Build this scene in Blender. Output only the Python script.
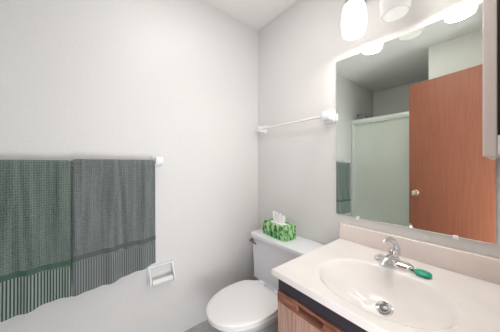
import bpy, bmesh, math, random
from mathutils import Vector, Matrix
random.seed(4)
for o in list(bpy.data.objects): bpy.data.objects.remove(o)
sc = bpy.context.scene
PI = math.pi
# ------------------------------------------------------------------ camera
cd = bpy.data.cameras.new('camera'); cam = bpy.data.objects.new('camera', cd); sc.collection.objects.link(cam)
cd.sensor_width = 36; cd.lens = 205/500*36; cd.clip_start = .01; cd.shift_y = -.004
CX, CY, CZ = 1.44, -1.255, 1.20
cam.location = (CX, CY, CZ)
cam.rotation_euler = (PI/2, 0, math.atan2(.779, .627))
sc.camera = cam
# ------------------------------------------------------------------ world, added fill lights, exposure
w = bpy.data.worlds.new('world'); sc.world = w; w.use_nodes = True
w.node_tree.nodes['Background'].inputs[0].default_value = (.93, .95, 1, 1)
w.node_tree.nodes['Background'].inputs[1].default_value = .8
def lamp(name, kind, loc, power, col, size=.1, rot=(0, 0, 0), sy=None):
    l = bpy.data.lights.new(name, kind); l.energy = power; l.color = col
    o = bpy.data.objects.new(name, l); sc.collection.objects.link(o); o.location = loc; o.rotation_euler = rot
    if kind == 'AREA':
        l.size = size
        if sy: l.shape = 'RECTANGLE'; l.size_y = sy
    else: l.shadow_soft_size = size
    return o
# unseen fill lights added outside the doorway to brighten the room
lamp('hall_fill', 'AREA', (2.2, -.55, 1.5), 4, (.98, .99, 1), .7, (PI/2, 0, math.radians(115)), 1.3)
lamp('hall_fill_low', 'AREA', (1.9, -1.0, .5), 8.5, (.95, .98, 1), .6, (PI/2+.6, 0, math.radians(90)), .6)  # added low and aimed up to lift the ceiling
lamp('hall_fill_far', 'AREA', (2.2, -1.6, 1.5), 9, (.97, .99, 1), .7, (PI/2, 0, math.radians(65)), 1.3)
# added fill light under the ceiling, out of view, without a fixture
lamp('ceiling_fill', 'AREA', (.85, -.75, 2.425), 4.6, (1, .975, .94), .7, (0, 0, 0), .5)
sc.view_settings.view_transform = 'Standard'; sc.view_settings.look = 'None'
sc.view_settings.gamma = 1; sc.view_settings.use_curve_mapping = False
sc.view_settings.exposure = 0.45

# ------------------------------------------------------------------ material helpers
def mat(name, col, rough=.5, metal=0, **kw):
    m = bpy.data.materials.new(name); m.use_nodes = True
    b = m.node_tree.nodes['Principled BSDF']
    b.inputs['Base Color'].default_value = (*col, 1); b.inputs['Roughness'].default_value = rough
    b.inputs['Metallic'].default_value = metal
    for k, v in kw.items(): b.inputs[k.replace('_', ' ')].default_value = v
    return m
def N(m, t, **kw):
    n = m.node_tree.nodes.new(t)
    for k, v in kw.items():
        if k in n.inputs: n.inputs[k].default_value = v
        else: setattr(n, k, v)
    return n
def L(m, a, b): m.node_tree.links.new(a, b)
def coords(m, scale=(1, 1, 1)):
    tc = N(m, 'ShaderNodeTexCoord'); mp = N(m, 'ShaderNodeMapping'); mp.inputs['Scale'].default_value = scale
    L(m, tc.outputs['Object'], mp.inputs['Vector']); return mp.outputs[0]
def noisy(m, c1, c2, scale=(1, 1, 1), ns=10, detail=4, lo=.35, hi=.65, bump=0, bd=.01):
    b = m.node_tree.nodes['Principled BSDF']
    v = coords(m, scale); n = N(m, 'ShaderNodeTexNoise'); n.inputs['Scale'].default_value = ns; n.inputs['Detail'].default_value = detail
    L(m, v, n.inputs['Vector'])
    r = N(m, 'ShaderNodeValToRGB'); r.color_ramp.elements[0].position = lo; r.color_ramp.elements[1].position = hi
    r.color_ramp.elements[0].color = (*c1, 1); r.color_ramp.elements[1].color = (*c2, 1)
    L(m, n.outputs['Fac'], r.inputs[0]); L(m, r.outputs[0], b.inputs['Base Color'])
    if bump:
        bp = N(m, 'ShaderNodeBump'); bp.inputs['Strength'].default_value = bump; bp.inputs['Distance'].default_value = bd
        L(m, n.outputs['Fac'], bp.inputs['Height']); L(m, bp.outputs[0], b.inputs['Normal'])
    return m
M = {}
M['wall'] = noisy(mat('wall_paint', (.8, .79, .77), .45), (.745, .735, .725), (.765, .755, .745), ns=60, bump=.08, bd=.002)
M['wall2'] = noisy(mat('wall_paint_lightened', (.8, .79, .77), .6), (.90, .905, .85), (.91, .915, .86), ns=60)  # paler copy of the wall paint, stands in for light at the shower end
M['ceil'] = noisy(mat('ceiling_paint', (.7, .7, .7), .8), (.90, .885, .865), (.92, .905, .885), ns=80, bump=.2, bd=.003)
M['floor'] = noisy(mat('vinyl_floor', (.3, .3, .3), .4), (.34, .34, .34), (.44, .44, .44), ns=25)
M['china'] = mat('white_china', (.82, .84, .88), .12, Coat_Weight=.3)
M['plastic'] = mat('white_plastic', (.86, .86, .86), .3)
M['whitepaint'] = mat('white_enamel', (.76, .70, .67), .35)
M['chrome'] = mat('chrome', (.78, .78, .8), .12, 1)
M['dark_chrome'] = mat('satin_chrome', (.5, .5, .52), .25, 1)
M['lever'] = mat('dull_chrome', (.22, .22, .24), .3, 1)
M['brass'] = mat('satin_nickel', (.8, .74, .62), .25, 1)
M['black'] = mat('black_enamel', (.006, .006, .007), .5)
M['dark'] = mat('dark_laminate', (.035, .03, .042), .4)
M['mirror'] = mat('mirror_silver', (.90, .955, .905), .0, 1)
M['mirror_edge'] = mat('mirror_edge_glass', (.30, .38, .35), .15)
M['marble'] = noisy(mat('cultured_marble', (.9, .8, .75), .14, Coat_Weight=.25), (.81, .765, .74), (.86, .83, .81), ns=7, detail=6, lo=.3, hi=.7)
M['marble2'] = noisy(mat('cultured_marble_splash', (.9, .8, .75), .2), (.84, .74, .69), (.89, .80, .76), ns=9, detail=6, lo=.3, hi=.7)  # pinker copy of the counter marble, tint of the light painted in
M['light_wood'] = noisy(mat('light_oak_laminate', (.5, .4, .3), .4), (.37, .215, .165), (.57, .385, .31), scale=(14, 14, .8), ns=9, detail=5)
M['rail_wood'] = noisy(mat('dark_walnut', (.2, .1, .08), .35), (.13, .045, .028), (.36, .16, .10), scale=(1.2, 8, 9), ns=9, detail=5)
M['groove'] = mat('dark_walnut_groove', (.10, .04, .028), .4)
M['door_wood'] = noisy(mat('mahogany_veneer', (.4, .2, .15), .5), (.27, .085, .045), (.34, .115, .065), scale=(30, 30, .9), ns=5, detail=8, lo=.3, hi=.72)
M['soap'] = noisy(mat('green_soap', (.02, .45, .32), .3), (.008, .30, .2), (.02, .42, .30), ns=30)
M['tissue'] = mat('tissue_paper', (.88, .87, .87), .9)
M['paper'] = noisy(mat('paper_roll', (.86, .85, .84), .9), (.82, .81, .80), (.88, .87, .86), ns=40)
M['tile'] = mat('shower_surround', (.84, .86, .82), .3)
M['glass'] = mat('obscure_shower_glass', (.88, .93, .85), .35, Transmission_Weight=.2)
M['alu'] = mat('white_aluminium', (.82, .85, .83), .25, .3)
# leafy tissue box print
m = M['leaf'] = mat('leafy_carton', (.2, .5, .1), .5)
b = m.node_tree.nodes['Principled BSDF']
v = coords(m, (1, 1, .7)); vo = N(m, 'ShaderNodeTexVoronoi'); vo.inputs['Scale'].default_value = 60; L(m, v, vo.inputs['Vector'])
nz = N(m, 'ShaderNodeTexNoise'); nz.inputs['Scale'].default_value = 30; L(m, v, nz.inputs['Vector'])
mx = N(m, 'ShaderNodeMath', operation='ADD'); L(m, nz.outputs['Fac'], mx.inputs[0])
sp = N(m, 'ShaderNodeSeparateColor'); L(m, vo.outputs['Color'], sp.inputs[0])
mu = N(m, 'ShaderNodeMath', operation='MULTIPLY'); mu.inputs[1].default_value = .7; L(m, sp.outputs[0], mu.inputs[0]); L(m, mu.outputs[0], mx.inputs[1])
r = N(m, 'ShaderNodeValToRGB'); L(m, mx.outputs[0], r.inputs[0]); cr = r.color_ramp
cr.elements[0].position = .45; cr.elements[0].color = (.01, .06, .02, 1)
cr.elements[1].position = 1.0; cr.elements[1].color = (.50, .70, .35, 1)
for p, c in ((.6, (.02, .20, .10)), (.72, (.10, .45, .08)), (.84, (.22, .50, .08)), (.9, (.05, .35, .25))):
    e = cr.elements.new(p); e.color = (*c, 1)
L(m, r.outputs[0], b.inputs['Base Color'])
# glowing and plain shade glass
def glow(name, col, strength):
    m = mat(name, (.9, .9, .9), .3); b = m.node_tree.nodes['Principled BSDF']
    b.inputs['Emission Color'].default_value = (*col, 1); b.inputs['Emission Strength'].default_value = strength
    return m
M['shade_on'] = glow('lit_opal_glass', (1, .95, .90), 1.0)
M['diffuser_on'] = glow('lit_diffuser', (1, .93, .86), 50)
M['diffuser_off'] = glow('dim_diffuser', (1, .98, .96), .22)
M['shade_off'] = mat('opal_glass', (.80, .79, .79), .3)
M['bulb'] = glow('lit_bulb', (1, .96, .9), 6)
M['bulb_off'] = mat('frosted_bulb', (.85, .85, .85), .4)
def towel_mat(name, cA, cB, band_lo, band_hi, dark, light, hd=.75, hl=1.35):
    m = mat(name, cA, .95, Sheen_Weight=.3); b = m.node_tree.nodes['Principled BSDF']
    tc = N(m, 'ShaderNodeTexCoord'); sx = N(m, 'ShaderNodeSeparateXYZ'); L(m, tc.outputs['Object'], sx.inputs[0])
    def sine(sock, freq, pw=1):
        a = N(m, 'ShaderNodeMath', operation='MULTIPLY'); a.inputs[1].default_value = freq*2*PI; L(m, sock, a.inputs[0])
        s = N(m, 'ShaderNodeMath', operation='SINE'); L(m, a.outputs[0], s.inputs[0])
        c = N(m, 'ShaderNodeMath', operation='MULTIPLY_ADD'); c.inputs[1].default_value = .5; c.inputs[2].default_value = .5; L(m, s.outputs[0], c.inputs[0])
        return c.outputs[0]
    ys, zs = sine(sx.outputs['Y'], 120), sine(sx.outputs['Z'], 85)
    mul = N(m, 'ShaderNodeMath', operation='MULTIPLY'); L(m, ys, mul.inputs[0]); L(m, zs, mul.inputs[1])
    # fine weave with broader vertical streaks
    mp = N(m, 'ShaderNodeMapping'); mp.inputs['Scale'].default_value = (1, 45, 2.5); L(m, tc.outputs['Object'], mp.inputs['Vector'])
    nz = N(m, 'ShaderNodeTexNoise'); nz.inputs['Scale'].default_value = 1.0; nz.inputs['Detail'].default_value = 3; L(m, mp.outputs[0], nz.inputs['Vector'])
    n2 = N(m, 'ShaderNodeTexNoise'); n2.inputs['Scale'].default_value = 160; n2.inputs['Detail'].default_value = 2; L(m, tc.outputs['Object'], n2.inputs['Vector'])
    a1 = N(m, 'ShaderNodeMath', operation='ADD'); mw = N(m, 'ShaderNodeMath', operation='MULTIPLY_ADD'); mw.inputs[1].default_value = .55; mw.inputs[2].default_value = .12; L(m, mul.outputs[0], mw.inputs[0]); nw = N(m, 'ShaderNodeMath', operation='MULTIPLY_ADD'); nw.inputs[1].default_value = 1.5; nw.inputs[2].default_value = -.25; L(m, nz.outputs['Fac'], nw.inputs[0]); L(m, mw.outputs[0], a1.inputs[0]); L(m, nw.outputs[0], a1.inputs[1])
    a2 = N(m, 'ShaderNodeMath', operation='ADD'); L(m, a1.outputs[0], a2.inputs[0]); L(m, n2.outputs['Fac'], a2.inputs[1])
    r = N(m, 'ShaderNodeValToRGB'); mr = N(m, 'ShaderNodeMapRange'); mr.inputs['From Min'].default_value = .65; mr.inputs['From Max'].default_value = 1.8
    L(m, a2.outputs[0], mr.inputs[0]); L(m, mr.outputs[0], r.inputs[0])
    r.color_ramp.elements[0].color = (*dark, 1); r.color_ramp.elements[1].color = (*light, 1)
    # pinstripes of the hem below the band
    st = sine(sx.outputs['Y'], 95)
    r2 = N(m, 'ShaderNodeValToRGB'); L(m, st, r2.inputs[0]); r2.color_ramp.elements[0].position = .3; r2.color_ramp.elements[1].position = .6
    r2.color_ramp.elements[0].color = (*[c*hd for c in dark], 1); r2.color_ramp.elements[1].color = (*[min(1, c*hl) for c in light], 1)
    lt = N(m, 'ShaderNodeMath', operation='LESS_THAN'); lt.inputs[1].default_value = band_lo; L(m, sx.outputs['Z'], lt.inputs[0])
    gt = N(m, 'ShaderNodeMath', operation='GREATER_THAN'); gt.inputs[1].default_value = band_lo-.3; L(m, sx.outputs['Z'], gt.inputs[0])
    an = N(m, 'ShaderNodeMath', operation='MULTIPLY'); L(m, lt.outputs[0], an.inputs[0]); L(m, gt.outputs[0], an.inputs[1])
    mix = N(m, 'ShaderNodeMix', data_type='RGBA'); L(m, an.outputs[0], mix.inputs[0]); L(m, r.outputs[0], mix.inputs[6]); L(m, r2.outputs[0], mix.inputs[7])
    L(m, mix.outputs[2], b.inputs['Base Color'])
    bp = N(m, 'ShaderNodeBump'); bp.inputs['Strength'].default_value = .5; bp.inputs['Distance'].default_value = .003
    L(m, a2.outputs[0], bp.inputs['Height']); L(m, bp.outputs[0], b.inputs['Normal'])
    return m
M['towel_green'] = towel_mat('green_towel_weave', (.1, .2, .14), 0, .695-1.22, 0, (.036, .058, .049), (.20, .25, .225))
M['towel_grey'] = towel_mat('grey_towel_weave', (.15, .16, .16), 0, .715-1.22, 0, (.055, .068, .067), (.21, .235, .232), 1.3, 1.0)
M['band_green'] = mat('green_towel_band', (.055, .115, .08), .9)
M['band_grey'] = mat('grey_towel_band', (.085, .11, .105), .9)

# ------------------------------------------------------------------ mesh helpers
def obj(name, bm, m, parent=None, smooth=True, loc=(0, 0, 0), angle=40):
    bmesh.ops.recalc_face_normals(bm, faces=bm.faces)
    me = bpy.data.meshes.new(name); bm.to_mesh(me); bm.free()
    for mm in (m if isinstance(m, list) else [m]): me.materials.append(mm)
    if smooth:
        for p in me.polygons: p.use_smooth = True
        try: me.set_sharp_from_angle(angle=math.radians(angle))
        except Exception: pass
    o = bpy.data.objects.new(name, me); sc.collection.objects.link(o); o.location = loc
    if parent: o.parent = parent
    return o
def thing(name, label, cat, loc=(0, 0, 0), rz=0, group=None):
    o = bpy.data.objects.new(name, None); sc.collection.objects.link(o); o.empty_display_size = .05
    o.location = loc; o.rotation_euler = (0, 0, rz); o['label'] = label; o['category'] = cat
    if group: o['group'] = group
    return o
def tag(o, label, cat, group=None):
    o['label'] = label; o['category'] = cat
    if group: o['group'] = group
    return o
def box(bm, x0, x1, y0, y1, z0, z1, bev=0, seg=3):
    t = bmesh.new(); vs = [t.verts.new((x, y, z)) for x in (x0, x1) for y in (y0, y1) for z in (z0, z1)]
    for f in ((0, 1, 3, 2), (4, 6, 7, 5), (0, 4, 5, 1), (2, 3, 7, 6), (0, 2, 6, 4), (1, 5, 7, 3)): t.faces.new([vs[i] for i in f])
    bmesh.ops.recalc_face_normals(t, faces=t.faces)
    if bev: bmesh.ops.bevel(t, geom=list(t.edges), offset=bev, segments=seg, profile=.5, affect='EDGES')
    merge(bm, t)
def merge(bm, t, mx=None):
    if mx: bmesh.ops.transform(t, matrix=mx, verts=t.verts)
    me = bpy.data.meshes.new('tmp'); t.to_mesh(me); t.free(); bm.from_mesh(me); bpy.data.meshes.remove(me)
def B(*a, **k): bm = bmesh.new(); box(bm, *a, **k); return bm
def loft(bm, rings, cap=True, closed=True):
    R = [[bm.verts.new(p) for p in r] for r in rings]
    n = len(R[0])
    for a, b in zip(R, R[1:]):
        for i in range(n if closed else n-1):
            j = (i+1) % n; bm.faces.new((a[i], a[j], b[j], b[i]))
    if cap: bm.faces.new(R[0][::-1]); bm.faces.new(R[-1])
    return R
def lathe(bm, prof, c=(0, 0, 0), n=32, mx=None, cap=True):
    t = bmesh.new()
    loft(t, [[(max(r, .0004)*math.cos(2*PI*i/n), max(r, .0004)*math.sin(2*PI*i/n), z) for i in range(n)] for r, z in prof], cap)
    bmesh.ops.translate(t, verts=t.verts, vec=(0, 0, 0))
    merge(bm, t, Matrix.Translation(c) @ (mx or Matrix()))
def tube(bm, pts, rad, n=14, flat=1.0):
    pts = [Vector(p) for p in pts]; rr = rad if isinstance(rad, (list, tuple)) else [rad]*len(pts)
    rings = []; prev = None
    for i, p in enumerate(pts):
        d = (pts[min(i+1, len(pts)-1)]-pts[max(i-1, 0)]).normalized()
        u = prev if prev else (Vector((0, 0, 1)) if abs(d.z) < .9 else Vector((1, 0, 0)))
        u = (u-d*u.dot(d)).normalized(); s = d.cross(u); prev = u
        rings.append([p+rr[i]*(math.cos(2*PI*k/n)*s*flat+math.sin(2*PI*k/n)*u) for k in range(n)])
    t = bmesh.new(); loft(t, rings); merge(bm, t)
def struct(name, bm, m):
    o = obj(name, bm, m, smooth=False); o['kind'] = 'structure'; return o
RX = Matrix.Rotation(PI/2, 4, 'X'); RY = Matrix.Rotation(PI/2, 4, 'Y')

# ------------------------------------------------------------------ room shell
H = 2.44; XR = 1.46; YF = -1.62; YS = -2.67; XS = .93
struct('floor', B(-.1, 1.56, -2.77, .1, -.05, 0), M['floor'])
struct('ceiling', B(-.1, 1.56, -2.77, .1, H, H+.05), M['ceil'])
struct('wall_left', B(-.1, 0, -2.77, .1, 0, H), M['wall'])
struct('wall_back', B(0, XR+.1, 0, .1, 0, H), M['wall'])
bm = bmesh.new(); D0, D1, DH = -1.335, -.68, 2.06
box(bm, XR, XR+.1, D1, 0, 0, H); box(bm, XR, XR+.1, YF-.1, D0, 0, H); box(bm, XR, XR+.1, D0, D1, DH, H)
struct('wall_right', bm, M['wall'])
struct('wall_front', B(XS, XR, YF-.1, YF, 0, H), M['wall2'])
struct('wall_alcove', B(XS, XS+.1, YS, YF-.1, 0, H), M['wall2'])
struct('wall_shower', B(0, XS+.1, YS-.1, YS, 0, H), M['wall2'])
bm = bmesh.new()
box(bm, XR-.018, XR, D0-.055, D0, 0, DH+.055, bev=.004); box(bm, XR-.018, XR, D1, D1+.055, 0, DH+.055, bev=.004); box(bm, XR-.018, XR, D0, D1, DH, DH+.055, bev=.004)
struct('trim_1', bm, M['plastic'])

# ------------------------------------------------------------------ shower
sh = thing('shower_enclosure', 'white framed shower enclosure with pale green obscured glass, seen in the mirror', 'shower', (0, 0, 0))
SY = -1.89
obj('shower_tray', B(.004, XS-.004, YS+.004, SY+.03, .002, .12, bev=.01), M['china'], sh)
bm = bmesh.new(); box(bm, .004, .04, SY-.02, SY+.02, .12, 1.82, bev=.003); obj('jamb', bm, M['alu'], sh)
bm = bmesh.new(); box(bm, XS-.04, XS-.004, SY-.02, SY+.02, .12, 1.82, bev=.003); obj('jamb', bm, M['alu'], sh)
bm = bmesh.new(); box(bm, .004, XS-.004, SY-.025, SY+.025, 1.80, 1.85, bev=.004); box(bm, .004, XS-.004, SY-.012, SY+.03, 1.782, 1.797, bev=.002); obj('header_rail', bm, M['alu'], sh)
obj('bottom_track', B(.04, XS-.04, SY-.02, SY+.02, .12, .15, bev=.003), M['alu'], sh)
obj('glass_panel', B(.04, .50, SY-.012, SY-.006, .15, 1.79), M['glass'], sh)
obj('glass_panel', B(.46, XS-.04, SY+.006, SY+.012, .15, 1.79), M['glass'], sh)
hd = thing('shower_head', 'chrome shower head on a short bent arm above the shower glass, seen in the mirror', 'shower head', (0, -2.07, 1.95))
bm = bmesh.new(); tube(bm, [(.002, 0, 0), (.05, 0, .012), (.09, 0, -.002), (.115, 0, -.025)], .009); obj('arm', bm, M['dark_chrome'], hd)
bm = bmesh.new(); lathe(bm, [(.012, .02), (.016, .0), (.036, -.028), (.036, -.036), (.001, -.036)], (.12, 0, -.035), mx=Matrix.Rotation(math.radians(-25), 4, 'Y')); obj('spray_face', bm, M['dark_chrome'], hd)
bm = bmesh.new(); lathe(bm, [(.03, 0), (.028, .006), (.012, .012)], (.001, 0, 0), mx=RY); obj('flange', bm, M['dark_chrome'], hd)

# ------------------------------------------------------------------ room door, standing open
hx, hy = 1.395, -1.362; fx, fy = .80, -1.488
ang = math.atan2(fy-hy, fx-hx); DW = math.hypot(fx-hx, fy-hy)
dr = thing('wooden_door', 'open reddish brown wooden slab door reflected in the mirror', 'door', (hx, hy, 0), ang)
obj('door_slab', B(0, DW, -.0175, .0175, .012, 2.04, bev=.002), M['door_wood'], dr)
for s in (1, -1):
    bm = bmesh.new(); lathe(bm, [(.033, 0), (.032, .006), (.013, .012), (.012, .024), (.024, .032), (.028, .040), (.025, .050), (.012, .055), (.001, .0555)], (DW-.065, s*.0175, .90), mx=Matrix.Rotation(-s*PI/2, 4, 'X')); obj('knob', bm, M['brass'], dr)
for z in (.25, 1.05, 1.8):
    bm = bmesh.new(); lathe(bm, [(.006, -.04), (.006, .04)], (-.007, .0, z), n=12); obj('hinge', bm, M['brass'], dr)

# ------------------------------------------------------------------ mirror
MX0, MX1, MZ0, MZ1 = .767, 1.418, .885, 1.85
mi = thing('wall_mirror', 'large frameless wall mirror above the sink reflecting the door and shower', 'mirror', (0, 0, 0))
obj('mirror_glass', B(MX0, MX1, -.008, -.0068, MZ0, MZ1), M['mirror'], mi, smooth=False)
obj('backing', B(MX0, MX1, -.0068, -.001, MZ0, MZ1), M['mirror_edge'], mi, smooth=False)
for x in (.90, 1.307):
    bm = B(x-.009, x+.009, -.013, -.001, MZ0-.012, MZ0+.007, bev=.003); obj('mirror_clip', bm, M['plastic'], mi)
for x in (.90, 1.307):
    bm = B(x-.009, x+.009, -.013, -.001, MZ1-.005, MZ1+.008, bev=.003); obj('mirror_clip', bm, M['plastic'], mi)

# ------------------------------------------------------------------ medicine cabinet on the right wall
mc = thing('medicine_cabinet', 'white edged medicine cabinet with black side at the right edge of the mirror', 'cabinet', (0, 0, 0))
YC = -.33
obj('cabinet_body', B(1.4275, XR-.001, YC+.004, -.02, 1.285, 1.98, bev=.001), M['black'], mc, smooth=False)
bm = bmesh.new(); box(bm, 1.3985, 1.4265, YC, -.015, 1.222, 2.03, bev=.004); obj('cabinet_door', bm, M['whitepaint'], mc)
obj('door_mirror', B(1.397, 1.3983, YC+.03, -.045, 1.26, 1.99), M['mirror'], mc, smooth=False)
obj('bottom_rail', B(1.427, XR-.001, YC, -.015, 1.226, 1.283, bev=.002), M['plastic'], mc)

# ------------------------------------------------------------------ vanity light
vl = thing('vanity_light', 'three shade vanity light mounted on the wall above the mirror', 'wall lamp', (0, 0, 0))
obj('backplate', B(.84, 1.38, -.022, -.001, 2.13, 2.20, bev=.006), M['dark_chrome'], vl)
for i, (x, on) in enumerate(((.931, 1), (1.120, 0), (1.309, 1))):
    y = -.13
    prof = [(.038, .178), (.050, .172), (.056, .15), (.061, .115), (.0625, .08), (.061, .045), (.056, .012), (.054, 0)]
    prof = [(r, z*.9) for r, z in prof]
    pin = [(r-.004, z) for r, z in prof[::-1]]
    bm = bmesh.new(); lathe(bm, prof+pin, (x, y, 1.897), n=40, cap=False); 
    bm.verts.ensure_lookup_table()
    s = obj('lamp_shade', bm, M['shade_on' if on else 'shade_off'], vl)
    s['label'] = 'lit white glass shade' if on else 'dim white glass shade'
    bm = bmesh.new(); lathe(bm, [(.001, .226), (.018, .226), (.020, .205), (.043, .184), (.046, .158), (.036, .154), (.001, .154)], (x, y, 1.897)); obj('shade_cap', bm, M['dark_chrome'], vl)
    bm = bmesh.new(); tube(bm, [(x, -.022, 2.165), (x, -.05, 2.17), (x, -.115, 2.165), (x, -.13, 2.12)], .008); obj('arm', bm, M['dark_chrome'], vl)
    bm = bmesh.new(); lathe(bm, [(.001, .055), (.018, .058), (.029, .075), (.030, .09), (.022, .115), (.013, .13), (.013, .152), (.001, .152)], (x, y, 1.897), n=24)
    obj('bulb', bm, M['bulb' if on else 'bulb_off'], s)
    bm = bmesh.new(); lathe(bm, [(.001, .004), (.0515, .004), (.0515, .001), (.001, -.001)], (x, y, 1.897), n=40); obj('diffuser', bm, M['diffuser_on' if on else 'diffuser_off'], s)

# ------------------------------------------------------------------ countertop with moulded basin
ct = thing('sink_countertop', 'cream marble vanity countertop with moulded oval basin and backsplash', 'countertop', (0, 0, 0))
X0, X1, Y0, Y1, ZT, ZB = .793, XR-.002, -.612, -.022, .738, .711
sxc, syc, ax, ay = 1.135, -.385, .222, .178
def top_z(x, y):
    dx, dy = (x-sxc)/ax, (y-syc)/ay
    r = (abs(dx)**2.15+abs(dy)**2.15)**(1/2.15)
    z = ZT
    if r < 1.0:
        # drain sits behind the centre
        k = 1-r
        z -= .135*(1-(1-min(1, k/.92))**2.3)
    elif r < 1.10: z += .0
    # soft shoulder
    if .97 < r < 1.1: z -= .0025*(1-(r-.97)/.13)**2
    # raised drip edge at front and left
    e = min(x-X0, y-Y0)
    if e < .006: z -= (.006-math.sqrt(max(0, .006**2-(.006-max(e, 0))**2)))*.8
    elif .02 < e < .04: z -= .0
    return z
nx, ny = 130, 118
def grid(a, b, n): return [a+(b-a)*i/n for i in range(n+1)]
xs = [X0, X0+.0015, X0+.004, X0+.007]+grid(X0+.012, X1, nx); ys = [Y0, Y0+.0015, Y0+.004, Y0+.007]+grid(Y0+.012, Y1, ny)
bm = bmesh.new(); V = [[bm.verts.new((x, y, top_z(x, y))) for y in ys] for x in xs]
for i in range(len(xs)-1):
    for j in range(len(ys)-1): bm.faces.new((V[i][j], V[i+1][j], V[i+1][j+1], V[i][j+1]))
# skirt and rim underside
rim = [V[i][0] for i in range(len(xs))]+[V[-1][j] for j in range(1, len(ys))]+[V[i][-1] for i in range(len(xs)-2, -1, -1)]+[V[0][j] for j in range(len(ys)-2, 0, -1)]
low = [bm.verts.new((v.co.x, v.co.y, ZB)) for v in rim]
inn = [bm.verts.new((min(max(v.co.x, X0+.04), X1-.04), min(max(v.co.y, Y0+.05), Y1-.04), ZB)) for v in rim]
n = len(rim)
for i in range(n):
    j = (i+1) % n; bm.faces.new((rim[i], low[i], low[j], rim[j]))
    try: bm.faces.new((low[i], inn[i], inn[j], low[j]))
    except Exception: pass
obj('basin_top', bm, M['marble'], ct, angle=60)
bm = bmesh.new(); box(bm, X0, X1, -.021, -.001, ZT-.004, .832, bev=.005); obj('backsplash', bm, M['marble2'], ct)
# drain
dx, dy = sxc, syc+.07
dz = top_z(dx, dy)
dr_ = thing('drain', '', ''); 
bpy.data.objects.remove(dr_)
tilt = Matrix.Rotation(math.atan2(top_z(dx, dy+.02)-top_z(dx, dy-.02), .04), 4, 'X')
bm = bmesh.new(); lathe(bm, [(.031, -.004), (.031, .0025), (.027, .004), (.021, .001), (.021, -.008), (.001, -.008)], (dx, dy, dz+.003), mx=tilt); d = obj('drain_ring', bm, M['chrome'], ct)
bm = bmesh.new(); lathe(bm, [(.008, -.008), (.015, .003), (.016, .006), (.009, .0095), (.001, .010)], (dx, dy, dz+.003), mx=tilt); obj('drain_stopper', bm, M['lever'], d)

# ------------------------------------------------------------------ vanity cabinet
vc = thing('vanity_cabinet', 'wood vanity cabinet with dark top band under the marble countertop', 'cabinet', (0, 0, 0))
VX0, VX1, VY = .803, XR-.002, -.578
bm = bmesh.new()
box(bm, VX0, VX0+.016, VY+.017, -.002, .10, ZB-.001); box(bm, VX1-.016, VX1, VY+.017, -.002, .10, ZB-.001)
box(bm, VX0+.016, VX1-.016, VY+.02, -.002, .10, .116); box(bm, VX0+.016, VX1-.016, -.01, -.002, .116, .5)
obj('carcass', bm, M['light_wood'], vc, smooth=False)
obj('top_band', B(VX0, VX1, VY, VY+.016, .640, ZB-.001, bev=.001), M['dark'], vc, smooth=False)
obj('toe_kick', B(VX0+.01, VX1-.01, VY+.06, VY+.075, .001, .10), M['dark'], vc, smooth=False)
xm = (VX0+VX1)/2
for k in range(2):
    a, b_ = (VX0, xm-.0015) if k == 0 else (xm+.0015, VX1)
    d = obj('cabinet_door', B(a, b_, VY-.004, VY+.014, .105, .588, bev=.001), M['light_wood'], vc, smooth=False)
    # dark rail with routed finger pull
    mxx = (a+b_)/2; pz = .6135; hw, hh = .062, .0135
    bm = bmesh.new(); outer = [(a, 0), (b_, 0), (b_, 0), (a, 0)]
    loop = []
    for i in range(32):
        t = 2*PI*(i+.5)/32; c, s = math.cos(t), math.sin(t)
        loop.append((mxx+(hw-hh)*(1 if c > 0 else -1)+hh*c, pz+hh*s))
    yf = VY-.006
    def proj(p):
        dx_, dz_ = p[0]-mxx, p[1]-pz
        k_ = min(((b_-mxx)/abs(dx_)) if dx_ else 9e9, ((.638-pz)/abs(dz_)) if dz_ > 0 else (((pz-.589)/abs(dz_)) if dz_ < 0 else 9e9))
        return (mxx+dx_*k_, pz+dz_*k_)
    R0 = [(proj(p)[0], VY+.012, proj(p)[1]) for p in loop]; R1 = [(proj(p)[0], yf, proj(p)[1]) for p in loop]
    R2 = [(p[0], yf, p[1]) for p in loop]; R3 = [(mxx+(p[0]-mxx)*.96, yf+.012, pz+(p[1]-pz)*.8) for p in loop]
    loft(bm, [R0, R1, R2, R3], cap=False)
    rl = obj('door_rail', bm, M['rail_wood'], d, smooth=False)
    bm = bmesh.new(); loft(bm, [[(mxx+(p[0]-mxx)*.96, yf+.011, pz+(p[1]-pz)*.8) for p in loop], [(mxx+(p[0]-mxx)*.96, yf+.013, pz+(p[1]-pz)*.8) for p in loop]])
    obj('finger_pull', bm, M['groove'], d, smooth=False)

# ------------------------------------------------------------------ faucet
fa = thing('faucet', 'chrome single lever faucet on a long oval base behind the basin', 'faucet', (1.118, -.150, ZT))
def stadium(hl, hw, n=28):
    out = []
    for i in range(n):
        t = 2*PI*(i+.5)/n; c, s = math.cos(t), math.sin(t); out.append(((hl-hw)*(1 if c > 0 else -1)+hw*c, hw*s))
    return out
bm = bmesh.new(); loft(bm, [[(x, y, z) for x, y in stadium(a, b_)] for a, b_, z in ((.078, .027, .001), (.079, .028, .006), (.076, .025, .016), (.070, .019, .021), (.04, .01, .023))]); obj('deck_plate', bm, M['chrome'], fa)
bm = bmesh.new(); lathe(bm, [(.028, .018), (.026, .03), (.023, .045), (.0235, .058), (.021, .066), (.012, .071), (.001, .072)]); obj('valve_body', bm, M['chrome'], fa)
bm = bmesh.new()
tube(bm, [(0, -.005, .034), (-.002, -.035, .040), (-.004, -.07, .040), (-.006, -.098, .033), (-.007, -.108, .022)], [.017, .016, .0145, .0135, .0125]); obj('spout', bm, M['chrome'], fa)
bm = bmesh.new()
tube(bm, [(.006, .020, .040), (.006, .024, .065), (.004, .018, .088), (.0, .004, .106), (-.004, -.016, .117), (-.010, -.042, .121), (-.016, -.070, .116)], [.016, .0155, .013, .0105, .0085, .007, .005], flat=1.35); obj('lever_handle', bm, M['chrome'], fa)

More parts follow.
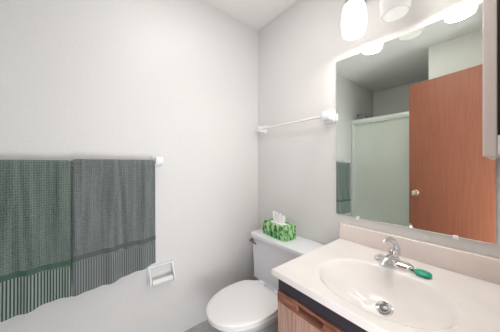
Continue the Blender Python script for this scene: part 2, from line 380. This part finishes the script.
# green oval
bm = bmesh.new()
R = []
for k in range(9):
    t = -PI/2+PI*k/8; r = max(.02, math.cos(t))**.7; z = .010+.010*math.sin(t)
    R.append([(.031*r*math.cos(2*PI*i/32), .0265*r*math.sin(2*PI*i/32), z) for i in range(32)])
loft(bm, R)
so = obj('soap_bar', bm, M['soap'], None); so.location = (1.228, -.166, ZT+.0005); so.rotation_euler = (0, 0, math.radians(-10))
tag(so, 'small green oval soap lying beside the faucet on the countertop', 'soap')

# ------------------------------------------------------------------ toilet
TX = .432
to = thing('toilet', 'white toilet with closed lid between the left wall and the vanity', 'toilet', (TX, 0, 0))
def rrect(hx_, y0, y1, r, z, n=6):
    out = []
    for cx_, cy_, a0 in ((hx_-r, y1-r, 0), (-hx_+r, y1-r, 90), (-hx_+r, y0+r, 180), (hx_-r, y0+r, 270)):
        for i in range(n+1):
            t = math.radians(a0+90*i/n); out.append((cx_+r*math.cos(t), cy_+r*math.sin(t), z))
    return out
bm = bmesh.new()
loft(bm, [rrect(h_, y0, y1, r, z) for h_, y0, y1, r, z in ((.244, -.205, -.03, .03, .308), (.252, -.217, -.022, .03, .318), (.254, -.218, -.02, .035, .40), (.256, -.222, -.016, .03, .52), (.258, -.224, -.014, .03, .628))])
obj('tank', bm, M['china'], to)
bm = bmesh.new()
loft(bm, [rrect(h_, y0, y1, r, z) for h_, y0, y1, r, z in ((.255, -.228, -.012, .03, .6285), (.264, -.238, -.006, .03, .632), (.265, -.240, -.005, .03, .655), (.262, -.237, -.008, .03, .662), (.254, -.229, -.014, .03, .665))])
obj('tank_lid', bm, M['china'], to)
bm = bmesh.new(); lathe(bm, [(.014, 0), (.014, .008), (.008, .012), (.006, .024), (.001, .024)], (-.238, -.225, .602), mx=RX)
tube(bm, [(-.245, -.245, .604), (-.225, -.248, .602), (-.20, -.247, .598), (-.178, -.245, .594)], [.009, .009, .0075, .006])
obj('flush_lever', bm, M['lever'], to)
def egg(hw, yb, yf, z, pb=3.2, pf=2.05, n=56, ym=None):
    ym = ym if ym is not None else yb-(yb-yf)*.42; out = []
    for i in range(n):
        t = 2*PI*i/n; c, s = math.cos(t), math.sin(t); p = pb if s > 0 else pf
        x = hw*abs(c)**(2/p)*(1 if c > 0 else -1); L_ = (yb-ym) if s > 0 else (ym-yf)
        out.append((x, ym+L_*abs(s)**(2/p)*(1 if s > 0 else -1), z))
    return out
bm = bmesh.new()
loft(bm, [egg(*a) for a in ((.115, -.12, -.56, .001), (.118, -.12, -.565, .02), (.10, -.14, -.53, .10), (.105, -.15, -.55, .18), (.15, -.16, -.64, .25), (.178, -.17, -.70, .298), (.184, -.175, -.718, .324), (.180, -.18, -.712, .329))])
obj('bowl', bm, M['china'], to)
bm = B(-.13, .13, -.30, -.05, .21, .311, bev=.02); obj('tank_shelf', bm, M['china'], to)
bm = bmesh.new()
loft(bm, [egg(*a) for a in ((.182, -.293, -.722, .3305), (.187, -.288, -.728, .334), (.187, -.288, -.728, .343), (.183, -.292, -.724, .3465))]); obj('seat', bm, M['plastic'], to)
bm = bmesh.new()
loft(bm, [egg(*a) for a in ((.182, -.291, -.724, .3475), (.188, -.286, -.730, .350), (.188, -.286, -.730, .357), (.183, -.291, -.724, .3625), (.16, -.305, -.70, .3655), (.09, -.36, -.62, .368))]); obj('seat_lid', bm, M['plastic'], to)
for s in (-1, 1):
    bm = B(s*.075-.028, s*.075+.028, -.285, -.258, .3295, .359, bev=.006); obj('hinge', bm, M['plastic'], to)

# tissue box
tb = thing('tissue_box', 'leafy green tissue box with white tissue sticking out on the toilet tank', 'tissue box', (.385, -.132, .6655), math.radians(-3))
bm = B(-.118, .118, -.057, .057, 0, .098, bev=.0015); obj('carton', bm, M['leaf'], tb, smooth=False)
bm = bmesh.new(); loft(bm, [[(x, y, z) for x, y in stadium(a, b_, 24)] for a, b_, z in ((.075, .028, .0982), (.072, .025, .0995))]); obj('opening_film', bm, M['tissue'], tb)
bm = bmesh.new()
for q, (ox, hgt, ph) in enumerate(((-.034, .085, 0), (-.004, .080, 1.3), (.030, .068, 2.2))):
    rows = []
    for k in range(9):
        f = k/8; rows.append([(ox+(u/12-.5)*.040*(1+.5*f)-.006*f, .010*math.sin(u*.9+ph+f*1.5)*(1-.3*f)+.006*(q-1), .096+hgt*f*(1-.25*abs(u/12-.5)-.05*math.sin(u*1.4+ph))) for u in range(13)])
    front = [[Vector(p)+Vector((0, -.0008, 0)) for p in r_] for r_ in rows]; back = [[Vector(p)+Vector((0, .0008, 0)) for p in r_][::-1] for r_ in rows]
    loft(bm, [f_+b__ for f_, b__ in zip(front, back)])
obj('tissue', bm, M['tissue'], tb)

# ------------------------------------------------------------------ towel bar on the back wall
def wallbar(name, label, p0, p1, normal, z, off, rod_r, rodmat, postmat, sz=.026, lift=Vector((0, 0, 0))):
    root = thing(name, label, 'towel rail', (0, 0, 0))
    n_ = Vector(normal); a, b_ = Vector(p0), Vector(p1)
    for p in (a+lift, b_+lift):
        bm = bmesh.new()
        rot = n_.to_track_quat('Z', 'Y').to_matrix().to_4x4()
        t = bmesh.new(); s = sz
        def sq(h_, zz): return [(x*h_, y*h_, zz) for x, y in [(math.copysign(abs(math.cos(q))**.3, math.cos(q)), math.copysign(abs(math.sin(q))**.3, math.sin(q))) for q in [2*PI*(i+.5)/28 for i in range(28)]]]
        loft(t, [sq(s, .001), sq(s, .008), sq(s*.66, .016), sq(s*.52, off*.45), sq(s*.62, off-.016), sq(s*.66, off+.008), sq(s*.52, off+.012)])
        merge(bm, t, Matrix.Translation(p) @ rot)
        obj('post', bm, postmat, root)
    d = (b_-a).normalized(); bm = bmesh.new()
    tube(bm, [a+n_*off+d*.012, b_+n_*off-d*.012], rod_r, n=20); obj('rail', bm, rodmat, root)
    return root
M['acrylic'] = mat('white_acrylic_rod', (.86, .85, .83), .15)
wallbar('towel_rail', 'empty white towel rail on the wall above the toilet', (.075, 0, 1.505), (.722, 0, 1.508), (0, -1, 0), 1.505, .055, .0075, M['acrylic'], M['china'], .041)
wallbar('towel_rail', 'white towel rail on the left wall holding the two towels', (0, -1.70, 1.195), (0, -.893, 1.195), (1, 0, 0), 1.195, .06, .008, M['plastic'], M['china'], .036, Vector((0, .008, .024)))

# ------------------------------------------------------------------ towels
def towel(name, label, y0, y1, zb0, zb1, mt, band_m, bandz, thick, seed, frontoff=0):
    BX, BZ = .06, 1.195
    rt = random.Random(seed)
    ph = [rt.uniform(0, 6) for _ in range(6)]
    ny_ = 46; OX, OY, OZ = BX, (y0+y1)/2, 1.22
    # centreline rows: back hem -> over the rail -> front hem
    def row(v):
        y = y0+(y1-y0)*v; zb = zb0+(zb1-zb0)*v+.006*math.sin(v*7+ph[0])
        R_ = .0115+thick/2
        pts = []
        zback = zb+.10
        for k in range(12): f = k/12; pts.append((BX-R_, zback+(BZ-zback)*f, f*.3))
        for k in range(10): t = PI-PI*k/9; pts.append((BX+R_*math.cos(t), BZ+R_*math.sin(t), .3*(1-k/9)+.02))
        for k in range(1, 31): f = k/30; pts.append((BX+R_, BZ-(BZ-zb)*f, f))
        out = []
        for i, (x, z, amp) in enumerate(pts):
            wv = .006*math.sin(v*17+ph[1]+z*1.4)+.004*math.sin(v*31+ph[2])+.004*math.sin(v*9+ph[3]+z*3)
            fr = 1 if i > 16 else -.15
            x2 = x+(wv*amp*1.5+.010*amp*amp)*fr+ (frontoff*min(1, amp*3+.3) if fr > 0 else 0)
            yy = y+(.004*amp*math.sin(z*6+ph[4]) if 0 < v < 1 else 0)
            out.append(Vector((x2, yy, z)))
        return out
    rows = [row(j/ny_) for j in range(ny_+1)]
    nP = len(rows[0])
    bm = bmesh.new()
    def offs(r_, s):
        out = []
        for i, p in enumerate(r_):
            d = (r_[min(i+1, nP-1)]-r_[max(i-1, 0)]); d.y = 0; d.normalize(); nrm = Vector((-d.z, 0, d.x))
            out.append(p+nrm*s)
        return out
    rings = []
    for j, r_ in enumerate(rows):
        e = min(j, ny_-j)/2; tk = thick/2*(.55 if e < .5 else .85 if e < 1 else 1)
        A = offs(r_, tk); Bk = offs(r_, -tk)
        rings.append([p-Vector((OX, OY, OZ)) for p in A+Bk[::-1]])
    loft(bm, rings)
    o = obj(name, bm, mt, None, angle=70); o.location = (OX, OY, OZ)
    tag(o, label, 'towel', 'towels on the left wall rail')
    # woven band wrapped on the front face
    bm = bmesh.new(); rg = []
    for j, r_ in enumerate(rows):
        best = sorted(r_[22:], key=lambda p: abs(p.z-bandz[0]))[0]
        def at(z):
            fr = r_[22:]
            for a, b__ in zip(fr, fr[1:]):
                if a.z >= z >= b__.z:
                    k = (a.z-z)/max(1e-6, a.z-b__.z); return a.lerp(b__, k)
            return fr[-1]
        v = j/ny_; bz0 = bandz[0]+(bandz[2] if len(bandz) > 2 else 0)*(v-.5)
        a, b__ = at(bz0), at(bz0-bandz[1]); s = thick/2
        rg.append([Vector((a.x+s-.002, a.y, a.z))-Vector((OX, OY, OZ)), Vector((a.x+s+.0012, a.y, a.z-.001))-Vector((OX, OY, OZ)), Vector((b__.x+s+.0012, b__.y, b__.z+.001))-Vector((OX, OY, OZ)), Vector((b__.x+s-.002, b__.y, b__.z))-Vector((OX, OY, OZ))])
    loft(bm, rg); obj('border_band', bm, band_m, o)
    return o
towel('bath_towel', 'green-tinged ribbed towel on the rail, left of the plain grey towel', -1.665, -1.306, .522, .548, M['towel_green'], M['band_green'], (.722, .026, .018), .013, 3)
towel('bath_towel', 'grey ribbed towel nearest the toilet, hanging on the left wall rail', -1.304, -.918, .543, .590, M['towel_grey'], M['band_grey'], (.752, .026, .02), .020, 8, .006)

# ------------------------------------------------------------------ toilet paper holder
tp = thing('toilet_paper_holder', 'small white ceramic toilet paper holder on the left wall below the towels', 'paper holder', (0, -.862, .478))
bm = bmesh.new(); W, Hh = .083, .062
for a in ((.001, .016, -W, W, Hh-.013, Hh), (.001, .016, -W, W, -Hh, -Hh+.013), (.001, .016, -W, -W+.013, -Hh+.013, Hh-.013), (.001, .016, W-.013, W, -Hh+.013, Hh-.013)):
    box(bm, *a, bev=.0012, seg=2)
obj('frame', bm, M['china'], tp)
for s in (-1, 1):
    t = bmesh.new(); y = s*.072
    loft(t, [[(px_, y+q_, pz_) for px_, pz_ in ((.003, .058), (.014, .058), (.060, -.014), (.064, -.034), (.056, -.050), (.036, -.052), (.003, -.030))] for q_ in (-.005, .005)]); bm = bmesh.new(); merge(bm, t)
    obj('arm', bm, M['china'], tp)
bm = bmesh.new(); lathe(bm, [(.016, -.063), (.018, -.061), (.018, .061), (.016, .063)], (.044, 0, -.034), mx=RX, n=28); obj('paper_roll', bm, M['paper'], tp)
